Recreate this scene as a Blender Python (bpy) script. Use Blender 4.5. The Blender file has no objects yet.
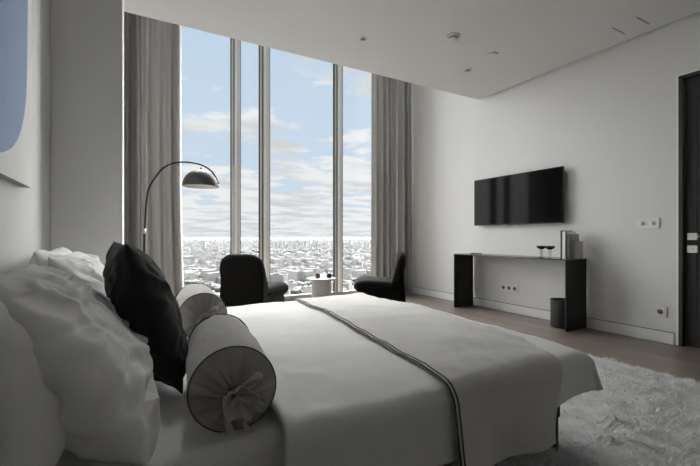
import bpy, bmesh, math, random
from mathutils import Vector, Matrix, noise as mnoise
R = math.radians
PI = math.pi
sc = bpy.context.scene
COL = sc.collection
random.seed(7)

# ------------------------------------------------------------------ materials
def nt(m):
    m.use_nodes = True
    return m.node_tree

def mat(name, col, rough=0.6, metal=0.0, var=0.05, nscale=6.0, bump=0.0, bscale=60.0, sheen=0.0,
        spec=0.5, coat=0.0, stretch=None, alpha=None):
    m = bpy.data.materials.new(name)
    t = nt(m); n = t.nodes; l = t.links
    b = n['Principled BSDF']
    tc = n.new('ShaderNodeTexCoord')
    mp = n.new('ShaderNodeMapping')
    if stretch: mp.inputs['Scale'].default_value = stretch
    l.new(tc.outputs['Object'], mp.inputs['Vector'])
    ns = n.new('ShaderNodeTexNoise'); ns.inputs['Scale'].default_value = nscale; ns.inputs['Detail'].default_value = 4
    l.new(mp.outputs['Vector'], ns.inputs['Vector'])
    mx = n.new('ShaderNodeMix'); mx.data_type = 'RGBA'
    mx.inputs[6].default_value = (*[max(0, c*(1-var)) for c in col], 1)
    mx.inputs[7].default_value = (*[min(1, c*(1+var)) for c in col], 1)
    l.new(ns.outputs['Fac'], mx.inputs[0])
    l.new(mx.outputs[2], b.inputs['Base Color'])
    b.inputs['Roughness'].default_value = rough
    b.inputs['Metallic'].default_value = metal
    b.inputs['Specular IOR Level'].default_value = spec
    if sheen:
        b.inputs['Sheen Weight'].default_value = sheen
        b.inputs['Sheen Roughness'].default_value = 0.5
    if coat: b.inputs['Coat Weight'].default_value = coat
    if bump:
        n2 = n.new('ShaderNodeTexNoise'); n2.inputs['Scale'].default_value = bscale; n2.inputs['Detail'].default_value = 5
        l.new(mp.outputs['Vector'], n2.inputs['Vector'])
        bp = n.new('ShaderNodeBump'); bp.inputs['Strength'].default_value = bump; bp.inputs['Distance'].default_value = 0.01
        l.new(n2.outputs['Fac'], bp.inputs['Height']); l.new(bp.outputs['Normal'], b.inputs['Normal'])
    return m

def wood_floor_mat():
    m = bpy.data.materials.new('floor_wood')
    t = nt(m); n = t.nodes; l = t.links; b = n['Principled BSDF']
    tc = n.new('ShaderNodeTexCoord')
    mp = n.new('ShaderNodeMapping'); mp.inputs['Rotation'].default_value = (0, 0, R(90))
    l.new(tc.outputs['Object'], mp.inputs['Vector'])
    br = n.new('ShaderNodeTexBrick')
    br.inputs['Color1'].default_value = (0.150, 0.121, 0.102, 1); br.inputs['Color2'].default_value = (0.215, 0.182, 0.158, 1)
    br.inputs['Mortar'].default_value = (0.06, 0.05, 0.043, 1)
    br.inputs['Scale'].default_value = 1.0; br.inputs['Brick Width'].default_value = 1.25
    br.inputs['Row Height'].default_value = 0.15; br.inputs['Mortar Size'].default_value = 0.0016
    l.new(mp.outputs['Vector'], br.inputs['Vector'])
    m2 = n.new('ShaderNodeMapping'); m2.inputs['Scale'].default_value = (18, 1.2, 1)
    l.new(tc.outputs['Object'], m2.inputs['Vector'])
    ns = n.new('ShaderNodeTexNoise'); ns.inputs['Scale'].default_value = 3; ns.inputs['Detail'].default_value = 6
    l.new(m2.outputs['Vector'], ns.inputs['Vector'])
    mx = n.new('ShaderNodeMix'); mx.data_type = 'RGBA'; mx.blend_type = 'OVERLAY'; mx.inputs[0].default_value = 0.55
    l.new(br.outputs['Color'], mx.inputs[6]); l.new(ns.outputs['Fac'], mx.inputs[7])
    l.new(mx.outputs[2], b.inputs['Base Color'])
    b.inputs['Roughness'].default_value = 0.33; b.inputs['Specular IOR Level'].default_value = 0.5
    return m

def glass_mat(name='window_glass', tint=(0.96, 0.97, 0.97)):
    m = bpy.data.materials.new(name)
    t = nt(m); n = t.nodes; l = t.links
    n.remove(n['Principled BSDF'])
    tr = n.new('ShaderNodeBsdfTransparent'); tr.inputs['Color'].default_value = (*tint, 1)
    gl = n.new('ShaderNodeBsdfGlossy'); gl.inputs['Roughness'].default_value = 0.02
    fr = n.new('ShaderNodeFresnel'); fr.inputs['IOR'].default_value = 1.25
    mx = n.new('ShaderNodeMixShader')
    ge = n.new('ShaderNodeNewGeometry'); mr = n.new('ShaderNodeMapRange')   # thin pane: the same Fresnel from both faces
    mr.inputs['To Min'].default_value = 1.25; mr.inputs['To Max'].default_value = 0.8
    l.new(ge.outputs['Backfacing'], mr.inputs['Value']); l.new(mr.outputs[0], fr.inputs['IOR'])
    l.new(fr.outputs['Fac'], mx.inputs['Fac']); l.new(tr.outputs[0], mx.inputs[1]); l.new(gl.outputs[0], mx.inputs[2])
    l.new(mx.outputs[0], n['Material Output'].inputs['Surface'])
    return m

M = {}
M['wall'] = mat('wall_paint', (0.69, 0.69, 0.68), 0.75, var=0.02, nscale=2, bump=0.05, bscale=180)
M['wall_bounce'] = mat('bounce_wall_paint', (0.86, 0.86, 0.85), 0.75, var=0.02, nscale=2)  # for the unseen back wall, lightened to bounce fill into the room
M['wall_dimmed'] = mat('wall_paint_dimmed', (0.54, 0.54, 0.532), 0.78, var=0.02, nscale=2, bump=0.05, bscale=180)  # wall paint darkened to hold down the added sky light here
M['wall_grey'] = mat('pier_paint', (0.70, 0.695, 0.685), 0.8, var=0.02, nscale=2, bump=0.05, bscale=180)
M['ceiling'] = mat('ceiling_paint', (0.70, 0.70, 0.69), 0.85, var=0.015, nscale=2)
M['white_trim'] = mat('white_trim', (0.78, 0.78, 0.77), 0.45, var=0.02)
M['gap'] = mat('shadow_gap', (0.03, 0.03, 0.03), 0.9)
M['floor'] = wood_floor_mat()
M['alu'] = mat('grey_aluminium', (0.60, 0.60, 0.585), 0.55, metal=0.0, var=0.04, stretch=(20, 20, 0.6))
M['alu_light'] = mat('pale_aluminium', (0.82, 0.82, 0.81), 0.45, metal=0.0, var=0.04, stretch=(20, 20, 0.6))
M['gasket'] = mat('dark_gasket', (0.04, 0.04, 0.04), 0.95, spec=0.05)
b_ = M['gasket'].node_tree.nodes; d_ = b_.new('ShaderNodeBsdfDiffuse')     # matt rubber, no gloss at all
M['gasket'].node_tree.links.new(b_['Principled BSDF'].inputs['Base Color'].links[0].from_socket, d_.inputs['Color'])
M['gasket'].node_tree.links.new(d_.outputs[0], b_['Material Output'].inputs['Surface'])
M['sill'] = mat('sill_aluminium', (0.30, 0.30, 0.295), 0.6, spec=0.2)
M['glass'] = glass_mat()
M['black_steel'] = mat('black_steel', (0.012, 0.012, 0.013), 0.45, metal=0.0, var=0.15, spec=0.4)
M['steel_top'] = mat('dark_steel_top', (0.05, 0.05, 0.052), 0.22, metal=0.3, var=0.1, spec=0.8)
M['linen'] = mat('white_cotton', (0.87, 0.865, 0.85), 0.9, var=0.03, nscale=9, bump=0.12, bscale=240, sheen=0.15)
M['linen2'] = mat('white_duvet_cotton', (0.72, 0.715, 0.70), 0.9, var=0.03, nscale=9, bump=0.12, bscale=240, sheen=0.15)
M['throw'] = mat('grey_throw', (0.57, 0.555, 0.53), 0.92, var=0.06, nscale=30, bump=0.22, bscale=320, sheen=0.25)
M['piping'] = mat('dark_piping', (0.07, 0.068, 0.066), 0.8)
M['bolster'] = mat('grey_linen', (0.52, 0.50, 0.475), 0.92, var=0.08, nscale=25, bump=0.25, bscale=300, sheen=0.2)
M['bolster_end'] = mat('taupe_linen', (0.36, 0.34, 0.32), 0.92, var=0.08, nscale=25, bump=0.25, bscale=300, sheen=0.15)
M['velvet'] = mat('black_velvet', (0.016, 0.016, 0.017), 0.85, var=0.2, nscale=15, bump=0.12, bscale=200, sheen=0.18, spec=0.25)
M['chair'] = mat('black_boucle', (0.0085, 0.0084, 0.0082), 0.95, var=0.35, nscale=70, bump=0.5, bscale=150, sheen=0.02, spec=0.06)
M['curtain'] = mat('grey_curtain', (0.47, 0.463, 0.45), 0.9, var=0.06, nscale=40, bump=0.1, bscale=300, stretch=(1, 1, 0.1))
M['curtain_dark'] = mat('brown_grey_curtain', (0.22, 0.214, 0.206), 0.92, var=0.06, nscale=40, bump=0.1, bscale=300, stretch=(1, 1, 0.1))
def translucent(m, f):
    t = m.node_tree; n = t.nodes; l = t.links; b = n['Principled BSDF']
    src = b.inputs['Base Color'].links[0].from_socket
    tr = n.new('ShaderNodeBsdfTranslucent'); l.new(src, tr.inputs['Color'])
    mx = n.new('ShaderNodeMixShader'); mx.inputs['Fac'].default_value = f
    l.new(b.outputs[0], mx.inputs[1]); l.new(tr.outputs[0], mx.inputs[2])
    l.new(mx.outputs[0], n['Material Output'].inputs['Surface'])
translucent(M['curtain'], 0.08); translucent(M['curtain_dark'], 0.05)
M['tv_body'] = mat('black_plastic', (0.012, 0.012, 0.012), 0.4, var=0.1)
M['screen'] = mat('tv_glass', (0.006, 0.006, 0.0065), 0.07, var=0.05, spec=0.05)
M['door'] = mat('black_stained_oak', (0.022, 0.021, 0.021), 0.5, var=0.35, nscale=5, stretch=(14, 14, 0.7), bump=0.08, bscale=12)
M['chrome'] = mat('brushed_nickel', (0.62, 0.61, 0.60), 0.28, metal=0.9, var=0.04)
M['plate'] = mat('switch_plate', (0.74, 0.73, 0.715), 0.4, var=0.02)
M['plate_dark'] = mat('socket_hole', (0.10, 0.10, 0.10), 0.5)
M['lamp_black'] = mat('black_lacquer', (0.010, 0.010, 0.010), 0.5, var=0.1, spec=0.15)
M['lamp_shade'] = mat('dark_grey_shade', (0.055, 0.054, 0.052), 0.5, var=0.06, spec=0.35)
M['lamp_inner'] = mat('white_enamel', (0.70, 0.70, 0.68), 0.5, var=0.02)
M['marble'] = mat('pale_stone', (0.43, 0.425, 0.415), 0.55, var=0.12, nscale=5)
M['stone_grey'] = mat('grey_stone', (0.36, 0.355, 0.345), 0.6, var=0.08, nscale=18)
M['dark_glass'] = mat('smoked_glass', (0.014, 0.014, 0.014), 0.12, var=0.05, spec=0.6)
M['clear'] = glass_mat('drinking_glass', (0.85, 0.86, 0.86))
M['wax'] = mat('candle_wax', (0.78, 0.77, 0.74), 0.6)
M['book_dark'] = mat('charcoal_cover', (0.03, 0.03, 0.03), 0.55)
M['book_white'] = mat('white_cover', (0.80, 0.80, 0.79), 0.5)
M['book_grey'] = mat('grey_cover', (0.36, 0.355, 0.35), 0.5)
M['book_pale'] = mat('pale_cover', (0.56, 0.555, 0.545), 0.5)
M['paper'] = mat('paper_edges', (0.72, 0.71, 0.68), 0.8, var=0.08, nscale=200)
M['bin'] = mat('dark_grey_leather', (0.026, 0.026, 0.027), 0.55, var=0.25, nscale=30, bump=0.15)
M['canvas'] = mat('white_canvas', (0.72, 0.72, 0.70), 0.85, bump=0.1, bscale=300)
M['canvas_side'] = mat('canvas_frame', (0.30, 0.295, 0.285), 0.7)
M['blue'] = mat('blue_paint', (0.26, 0.335, 0.51), 0.8, var=0.06, nscale=5, bump=0.1, bscale=80)
M['detector'] = mat('white_plastic', (0.66, 0.66, 0.65), 0.5)
M['detector_dark'] = mat('detector_grille', (0.09, 0.09, 0.09), 0.6)
M['hatch'] = mat('hatch_line', (0.30, 0.30, 0.295), 0.8)
M['frame_dark'] = mat('dark_bed_frame', (0.014, 0.014, 0.015), 0.6)
M['headboard'] = mat('grey_headboard', (0.40, 0.39, 0.38), 0.9, bump=0.1, bscale=200)

# ------------------------------------------------------------------ helpers
def link(o, parent=None):
    COL.objects.link(o)
    if parent: o.parent = parent
    return o

def obj(name, bm, m, parent=None, smooth=True, loc=None, rot=None, angle=None):
    me = bpy.data.meshes.new(name)
    bmesh.ops.recalc_face_normals(bm, faces=bm.faces)
    if smooth:
        for f in bm.faces: f.smooth = True
        if angle is not None:
            for e in bm.edges:
                if len(e.link_faces) == 2 and e.calc_face_angle(0) > R(angle): e.smooth = False
    bm.to_mesh(me); bm.free()
    for x in (m if isinstance(m, (list, tuple)) else [m]): me.materials.append(x)
    o = bpy.data.objects.new(name, me)
    link(o, parent)
    if loc: o.location = loc
    if rot: o.rotation_euler = rot
    return o

def tag(o, label, cat, group=None, kind=None):
    o['label'] = label; o['category'] = cat
    if group: o['group'] = group
    if kind: o['kind'] = kind
    return o

def thing(name, label, cat, loc=(0, 0, 0), rz=0.0, group=None):
    o = bpy.data.objects.new(name, None); o.empty_display_size = 0.1
    COL.objects.link(o); o.location = loc; o.rotation_euler = (0, 0, rz)
    return tag(o, label, cat, group)

def struct(o, label=None, cat=None):
    o['kind'] = 'structure'
    if label: o['label'] = label
    if cat: o['category'] = cat
    return o

def add_box(bm, a, b, bev=0.0, seg=2, mi=0):
    x0, y0, z0 = a; x1, y1, z1 = b
    vs = [bm.verts.new(p) for p in ((x0,y0,z0),(x1,y0,z0),(x1,y1,z0),(x0,y1,z0),(x0,y0,z1),(x1,y0,z1),(x1,y1,z1),(x0,y1,z1))]
    fs = [bm.faces.new([vs[i] for i in q]) for q in ((0,3,2,1),(4,5,6,7),(0,1,5,4),(1,2,6,5),(2,3,7,6),(3,0,4,7))]
    for f in fs: f.material_index = mi
    if bev > 0:
        es = list({e for f in fs for e in f.edges})
        r = bmesh.ops.bevel(bm, geom=es, offset=bev, segments=seg, affect='EDGES', profile=0.5)
        for f in r['faces']: f.material_index = mi
    return bm

def boxes(*specs, bev=0.0, seg=2):
    bm = bmesh.new()
    for a, b in specs: add_box(bm, a, b, bev, seg)
    return bm

def add_lathe(bm, prof, n=32, c=(0, 0, 0), closed=False):
    rings = []
    for r, z in prof:
        if r < 1e-6: rings.append([bm.verts.new((c[0], c[1], c[2]+z))])
        else: rings.append([bm.verts.new((c[0]+r*math.cos(2*PI*i/n), c[1]+r*math.sin(2*PI*i/n), c[2]+z)) for i in range(n)])
    pairs = list(zip(rings, rings[1:]))
    if closed: pairs.append((rings[-1], rings[0]))
    for A, B in pairs:
        for i in range(n):
            j = (i+1) % n
            if len(A) == 1 and len(B) == 1: continue
            if len(A) == 1: bm.faces.new((A[0], B[j], B[i]))
            elif len(B) == 1: bm.faces.new((A[i], A[j], B[0]))
            else: bm.faces.new((A[i], A[j], B[j], B[i]))
    return bm

def lathe(prof, n=32, c=(0, 0, 0), closed=False):
    return add_lathe(bmesh.new(), prof, n, c, closed)

def add_tube(bm, pts, r, n=10, caps=True, closed=False):
    pts = [Vector(p) for p in pts]
    rs = r if isinstance(r, (list, tuple)) else [r]*len(pts)
    rings = []; prev = None; N = len(pts)
    for i, p in enumerate(pts):
        if closed: d = (pts[(i+1) % N]-pts[i-1])
        else: d = (pts[min(i+1, N-1)]-pts[max(i-1, 0)])
        d.normalize()
        if prev is None:
            up = Vector((0, 0, 1)) if abs(d.z) < 0.9 else Vector((1, 0, 0))
            a = d.cross(up).normalized()
        else:
            a = (prev - d*prev.dot(d)).normalized()
        prev = a; b = d.cross(a)
        rings.append([bm.verts.new(p + rs[i]*(math.cos(2*PI*k/n)*a + math.sin(2*PI*k/n)*b)) for k in range(n)])
    prs = list(zip(rings, rings[1:]))
    if closed: prs.append((rings[-1], rings[0]))
    for A, B in prs:
        for k in range(n): bm.faces.new((A[k], A[(k+1) % n], B[(k+1) % n], B[k]))
    if caps and not closed:
        bm.faces.new(rings[0][::-1]); bm.faces.new(rings[-1])
    return bm

def tube(pts, r, n=10, closed=False): return add_tube(bmesh.new(), pts, r, n, True, closed)

def spline(pts, k=6):
    pts = [Vector(p) for p in pts]; out = []
    for i in range(len(pts)-1):
        p0 = pts[max(i-1, 0)]; p1 = pts[i]; p2 = pts[i+1]; p3 = pts[min(i+2, len(pts)-1)]
        for j in range(k):
            t = j/k
            out.append(0.5*((2*p1)+(p2-p0)*t+(2*p0-5*p1+4*p2-p3)*t*t+(3*p1-p0-3*p2+p3)*t**3))
    out.append(pts[-1]); return out

def fbm(x, y, z=0.0, o=4):
    return mnoise.fractal(Vector((x, y, z)), 1.0, 2.0, o)

def sstep(a, b, x):
    t = min(1, max(0, (x-a)/(b-a))); return t*t*(3-2*t)

# ------------------------------------------------------------------ room shell
XW, XT = -0.50, 4.58        # headboard wall, TV wall
YB, YW = -2.2, 6.0          # wall behind, window wall
ZC, ZU = 3.13, 4.40         # ceiling, upper ceiling of the window bay
YE = 4.10                   # edge of the lowered ceiling
TH = 0.25

struct(obj('floor', boxes(((XW-TH, YB-TH, -0.3), (XT+TH, YW+0.20, 0.0))), M['floor'], smooth=False))
struct(obj('wall_left', boxes(((XW-TH, YB-TH, 0), (XW, YW+0.2, ZU))), M['wall_dimmed'], smooth=False))
struct(obj('wall_pier', boxes(((XW, 3.29, 0), (-0.075, 3.78, ZC)), bev=0.006), M['wall_grey'], smooth=False))
DY0, DY1, DZ = 0.70, 1.665, 2.60
struct(obj('wall_right', boxes(((XT, DY1, 0), (XT+TH, YW+0.2, ZU)), ((XT, DY0, DZ), (XT+TH, DY1, ZU)),
                               ((XT, YB-TH, 0), (XT+TH, DY0, ZU))), M['wall'], smooth=False))
struct(obj('wall_back', boxes(((XW, YB-TH, 0), (XT, YB, ZU))), M['wall_bounce'], smooth=False))
bm = boxes(((XW, YB, ZC), (4.545, YE, ZC+0.14)))
add_box(bm, (XW, YE-0.14, ZC+0.14), (4.545, YE, ZU))
struct(obj('ceiling', bm, M['ceiling'], smooth=False))
struct(obj('shade_strip_1', boxes(((4.545, YB, ZC+0.06), (XT, YE, ZC+0.14)), ((4.545, YE-0.14, ZC+0.06), (XT, YE, ZU))), M['gap'], smooth=False))  # dark strip set in the ceiling gap, shade put into its colour
struct(obj('ceiling_bay', boxes(((XW-TH, YB-TH, ZU), (XT+TH, YW+0.2, ZU+0.3))), M['ceiling'], smooth=False))
# wall strips either side of the glazing
struct(obj('wall_window', boxes(((XW, YW, 0), (0.34, YW+0.2, ZU)), ((4.36, YW, 0), (XT, YW+0.2, ZU))), M['wall'], smooth=False))
# baseboards: flush skirting with a dark strip above, colour standing in for reveal shade
def skirting(y0, y1, name):
    bm = boxes(((XT-0.012, y0, 0.0), (XT, y1, 0.112)), bev=0.002)
    o = struct(obj(name, bm, M['white_trim'], smooth=False))
    return o
skirting(DY1+0.035, YW-0.0, 'baseboard_right')
skirting(YB, DY0-0.035, 'baseboard_right_door')
struct(obj('shade_strip_2', boxes(((XT-0.006, DY1+0.035, 0.112), (XT, YW, 0.118))), M['gap'], smooth=False))

# ------------------------------------------------------------------ door (black, recessed in the TV wall)
dr = bpy.data.objects.new('door_1', None); COL.objects.link(dr); dr.location = (XT, DY1, 0); struct(dr)
def dloc(o): return o
bm = boxes(((0.05, -(DY1-DY0)+0.03, 0.006), (0.10, -0.035, DZ-0.035)))
# raised boards either side of vertical grooves
for a, b in ((-0.13, -0.037), (-0.80, -0.136), (-0.93, -0.806)):
    add_box(bm, (0.044, a, 0.008), (0.06, b, DZ-0.037), bev=0.003)
dl = obj('leaf', bm, M['door'], dr, smooth=False)
obj('leak_blocker', boxes(((0.10, -(DY1-DY0), 0.0), (0.14, 0.0, 0.05))), M['door'], dr, smooth=False)  # unseen strip added behind the leaf to block light under it
bm = boxes(((-0.006, -0.034, 0), (0.13, 0.0, DZ)), ((-0.006, -(DY1-DY0), 0), (0.13, -(DY1-DY0)+0.028, DZ)), ((-0.006, -(DY1-DY0), DZ-0.034), (0.13, 0.0, DZ)), bev=0.002)
obj('frame', bm, M['door'], dr, smooth=False)
bm = boxes(((-0.004, 0.0, 0), (0.0, 0.012, DZ+0.012)), ((-0.004, -(DY1-DY0)-0.012, DZ), (0.0, 0.0, DZ+0.012)))
obj('edge_trim', bm, M['alu_light'], dr, smooth=False)
hz = 1.055
bm = bmesh.new(); add_box(bm, (0.026, -0.135, hz-0.033), (0.046, -0.055, hz+0.033), bev=0.004)
pl = obj('handle_plate', bm, M['chrome'], dl, smooth=False)
bm = tube([(0.03, -0.10, hz), (-0.025, -0.10, hz)], 0.009, 12)
add_box(bm, (-0.032, -0.245, hz-0.007), (-0.018, -0.09, hz+0.007), bev=0.004)
obj('lever', bm, M['chrome'], dl, smooth=False)
bm = bmesh.new(); add_box(bm, (0.026, -0.135, hz-0.155), (0.046, -0.055, hz-0.085), bev=0.004)
lk = obj('lock_plate', bm, M['chrome'], dl, smooth=False)
bm = bmesh.new(); add_box(bm, (0.010, -0.110, hz-0.127), (0.028, -0.080, hz-0.113), bev=0.003)
obj('thumb_turn', bm, M['chrome'], dl, smooth=False)

# ------------------------------------------------------------------ window wall
wn = bpy.data.objects.new('window_1', None); COL.objects.link(wn); wn.location = (0, YW, 0); struct(wn)
SILL = 0.085
def mullion(x, w):
    # deep box profile, dark gasket slots, pale centre fin
    bm = boxes(((x-w/2, 0.0, SILL), (x+w/2, 0.055, ZU)), bev=0.004)
    o = obj('mullion', bm, M['alu'], wn, smooth=False)
    obj('fin', boxes(((x-w*0.14, -0.055, SILL), (x+w*0.04, 0.0, ZU)), bev=0.003), M['alu_light'], o, smooth=False)
    obj('gasket', boxes(((x-w*0.27, -0.004, SILL), (x-w*0.17, 0.0, ZU)), ((x+w*0.02, -0.004, SILL), (x+w*0.10, 0.0, ZU))), M['gasket'], o, smooth=False)
    obj('bead', boxes(((x-w/2-0.006, -0.001, SILL), (x-w/2, 0.058, ZU)), ((x+w/2, -0.001, SILL), (x+w/2+0.006, 0.058, ZU))), M['gasket'], o, smooth=False)
    return o
MX = ((0.47, 0.13), (1.365, 0.135), (1.820, 0.160), (3.15, 0.155), (4.33, 0.13))
for x, w in MX: mullion(x, w)
for (xa, wa), (xb, wb) in zip(MX, MX[1:]):
    obj('pane', boxes(((xa+wa/2-0.02, 0.025, SILL-0.02), (xb-wb/2+0.02, 0.035, ZU))), M['glass'], wn, smooth=False)
obj('bottom_rail', boxes(((0.34, -0.02, 0.0), (4.36, 0.06, SILL)), bev=0.004), M['sill'], wn, smooth=False)
# beaded blind chain beside the narrow opening light
bm = bmesh.new()
for k in range(118):
    bmesh.ops.create_icosphere(bm, subdivisions=1, radius=0.0065, matrix=Matrix.Translation((0, 0, 0.55+k*0.0135)))
add_tube(bm, [(0, 0, 0.55), (0, 0, 2.16)], 0.0015, 5)
tag(obj('blind_chain', bm, M['white_trim'], loc=(1.325, 5.955, 0)), 'thin white beaded blind chain hanging against the left window mullion', 'blind chain')

# ------------------------------------------------------------------ curtains
def curtain(name, x0, x1, y, folds, amp, m, label, phase=0.0, flare=0.0, z0=0.015, z1=ZU-0.02, group=None, seed=0):
    bm = bmesh.new()
    nx, nz = folds*14, 34
    grid = []
    for k in range(nz+1):
        v = k/nz; z = z0+(z1-z0)*v
        row = []
        for i in range(nx+1):
            u = i/nx
            ph = u*folds*2*PI + phase + 0.7*math.sin(u*5.1+seed)
            a = amp*(0.75+0.35*math.sin(u*9+seed))*(1.0-0.25*v)
            yy = y + a*math.sin(ph) + 0.35*a*math.sin(2*ph+0.6+v*0.8)
            fl = flare*max(0, 1-v*2.2)**2
            xx = x0-fl*(x0 < 1 and 0) + (x1-x0+(fl if x0 < 1 else 0))*u - (fl*(1-u) if x0 > 1 else 0)
            xx += 0.006*math.sin(ph*1.0+1.2)
            row.append(bm.verts.new((xx, yy, z)))
        grid.append(row)
    for A, B in zip(grid, grid[1:]):
        for i in range(nx): bm.faces.new((A[i], A[i+1], B[i+1], B[i]))
    o = obj(name, bm, m)
    s = o.modifiers.new('t', 'SOLIDIFY'); s.thickness = 0.006; s.offset = 0
    tag(o, label, 'curtain', group)
    return o
curtain('curtain', 0.075, 0.555, 5.70, 4, 0.055, M['curtain'], 'floor-length grey curtain left of the window behind the arc lamp', 0.4, 0.05, seed=1.0)
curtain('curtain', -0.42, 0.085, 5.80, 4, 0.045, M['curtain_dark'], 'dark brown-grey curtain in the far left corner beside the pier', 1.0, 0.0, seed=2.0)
curtain('curtain', 3.70, 4.26, 5.76, 5, 0.065, M['curtain'], 'floor-length grey curtain right of the window behind the right armchair', 0.9, 0.02, seed=3.2)
curtain('curtain', 4.265, 4.50, 5.72, 4, 0.085, M['curtain'], 'narrow grey curtain gathered tight in the right window corner by the wall', 0.2, 0.0, seed=0.4)

# ------------------------------------------------------------------ painting
pt = thing('painting', 'large white canvas with a rounded blue shape on the left wall', 'painting', (XW+0.002, 1.82, 1.30))
bm = boxes(((0, -0.67, 0), (0.040, 0.67, 1.75)))
obj('stretcher', bm, M['canvas_side'], pt, smooth=False)
obj('canvas', boxes(((0.040, -0.67, 0.0), (0.044, 0.67, 1.75)), bev=0.001), M['canvas'], pt, smooth=False)
bm = bmesh.new()
cs = []
out = [(-0.55, 0.30), (-0.25, 0.10), (0.0, 0.06), (0.15, 0.08), (0.30, 0.13), (0.41, 0.20), (0.49, 0.295), (0.54, 0.40), (0.562, 0.53), (0.574, 0.75), (0.58, 1.05), (0.56, 1.35), (0.42, 1.56), (0.1, 1.62), (-0.35, 1.55), (-0.58, 1.2), (-0.60, 0.7)]
pp = spline([(0, a, b) for a, b in out+[out[0]]], 6)[:-1]
top = [bm.verts.new((0.046, p.y, p.z)) for p in pp]; bot = [bm.verts.new((0.0435, p.y, p.z)) for p in pp]
bm.faces.new(top)
for i in range(len(top)): bm.faces.new((top[i-1], top[i], bot[i], bot[i-1]))
obj('blue_shape', bm, M['blue'], pt, smooth=False)

# ------------------------------------------------------------------ ceiling fittings
def downlight(x, y, label):
    t = thing('downlight', label, 'ceiling light', (x, y, ZC), group='small ceiling downlights')
    obj('ring', lathe([(0.030, 0.0), (0.030, -0.006), (0.046, -0.006), (0.048, -0.002), (0.048, 0.0)], 28), M['detector'], t)
    obj('lens', lathe([(0.0, -0.004), (0.020, -0.0045), (0.031, -0.002), (0.031, 0)], 28), M['detector_dark'], t)
downlight(2.094, 3.437, 'small round ceiling downlight nearest the window, left of the smoke detector')
downlight(3.62, 3.433, 'small round ceiling downlight right of the smoke detector, near the wall corner')
sd = thing('smoke_detector', 'white domed smoke detector on the ceiling', 'smoke detector', (2.874, 2.929, ZC))
obj('base', lathe([(0, 0), (0.072, 0), (0.072, -0.014), (0.066, -0.020), (0, -0.020)], 36), M['detector'], sd)
obj('grille', lathe([(0.050, -0.020), (0.048, -0.036), (0, -0.036)], 36), M['detector_dark'], sd)
obj('cap', lathe([(0, -0.034), (0.054, -0.034), (0.052, -0.042), (0.036, -0.050), (0, -0.052)], 36), M['detector'], sd)
sp = thing('sprinkler', 'small flat white sprinkler cover on the ceiling between detector and wall', 'sprinkler', (3.553, 2.993, ZC))
obj('cover', lathe([(0, -0.010), (0.050, -0.010), (0.055, -0.007), (0.055, -0.004), (0, -0.004)], 32), M['detector'], sp)
obj('collar', lathe([(0.044, 0), (0.044, -0.005), (0, -0.005)], 32), M['detector_dark'], sp)
ht = thing('ceiling_hatch', 'flush white service hatch with two dark slots in the ceiling', 'hatch', (4.26, 1.93, ZC))
obj('panel', boxes(((-0.14, -0.098, -0.003), (0.14, 0.098, 0.0)), bev=0.001), M['ceiling'], ht, smooth=False)
for s in (-1, 1):
    obj('slot', boxes(((-0.12, s*0.106-0.006, -0.003), (0.12, s*0.106+0.006, 0.0))), M['hatch'], ht, smooth=False)

# ------------------------------------------------------------------ switches and sockets on the TV wall
def plate(name, y, z, n, label, cat, dial=False):
    t = thing(name, label, cat, (XT, y, z))
    S = 1.3; w = (0.085+0.071*(n-1))*S
    obj('plate', boxes(((-0.010, -w/2, -0.042*S), (0, w/2, 0.042*S)), bev=0.004), M['plate'], t, smooth=False)
    for i in range(n):
        yy = -w/2+(0.0425+0.071*i)*S
        bm = lathe([(0, 0.004), (0.021, 0.004), (0.024, 0.0), (0.026, 0.0)] if not dial else [(0, 0.014), (0.018, 0.014), (0.021, 0.010), (0.021, 0.0)], 24)
        bmesh.ops.rotate(bm, cent=(0, 0, 0), matrix=Matrix.Rotation(R(-90), 3, 'Y'), verts=bm.verts)
        bmesh.ops.translate(bm, vec=(-0.010, yy, 0), verts=bm.verts)
        d = obj('dial' if dial else 'socket', bm, M['plate'] if dial else M['plate_dark'], t)
        if not dial:
            bm = boxes(((-0.0165, yy-0.013, -0.003), (-0.0135, yy-0.007, 0.003)), ((-0.0165, yy+0.007, -0.003), (-0.0135, yy+0.013, 0.003)))
            obj('pin_hole', bm, M['gap'], d, smooth=False)
        else:
            obj('mark', boxes(((-0.0255, yy-0.002, 0.002), (-0.0235, yy+0.002, 0.015))), M['plate_dark'], d, smooth=False)
plate('socket_plate', 3.58, 0.335, 3, 'triple grey power socket low on the wall under the console', 'power socket')
plate('socket_plate', 1.81, 0.305, 1, 'single grey power socket low on the wall near the door', 'power socket')
plate('switch_plate', 1.92, 1.19, 2, 'double dial light switch on the wall beside the door', 'light switch', True)

# ------------------------------------------------------------------ television
tv = thing('television', 'flat black television mounted on the right wall above the console', 'television', (XT-0.001, 3.45, 1.22))
obj('wall_bracket', boxes(((-0.055, -0.25, 0.16), (0, 0.25, 0.50)), bev=0.004), M['tv_body'], tv, smooth=False)
obj('body', boxes(((-0.085, -0.69, 0.0), (-0.05, 0.69, 0.686)), bev=0.006), M['tv_body'], tv, smooth=False)
obj('screen', boxes(((-0.0865, -0.682, 0.012), (-0.084, 0.682, 0.678)), bev=0.0005), M['screen'], tv, smooth=False)
obj('sensor', boxes(((-0.083, -0.10, -0.010), (-0.062, 0.10, 0.002)), bev=0.002), M['tv_body'], tv, smooth=False)

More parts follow.
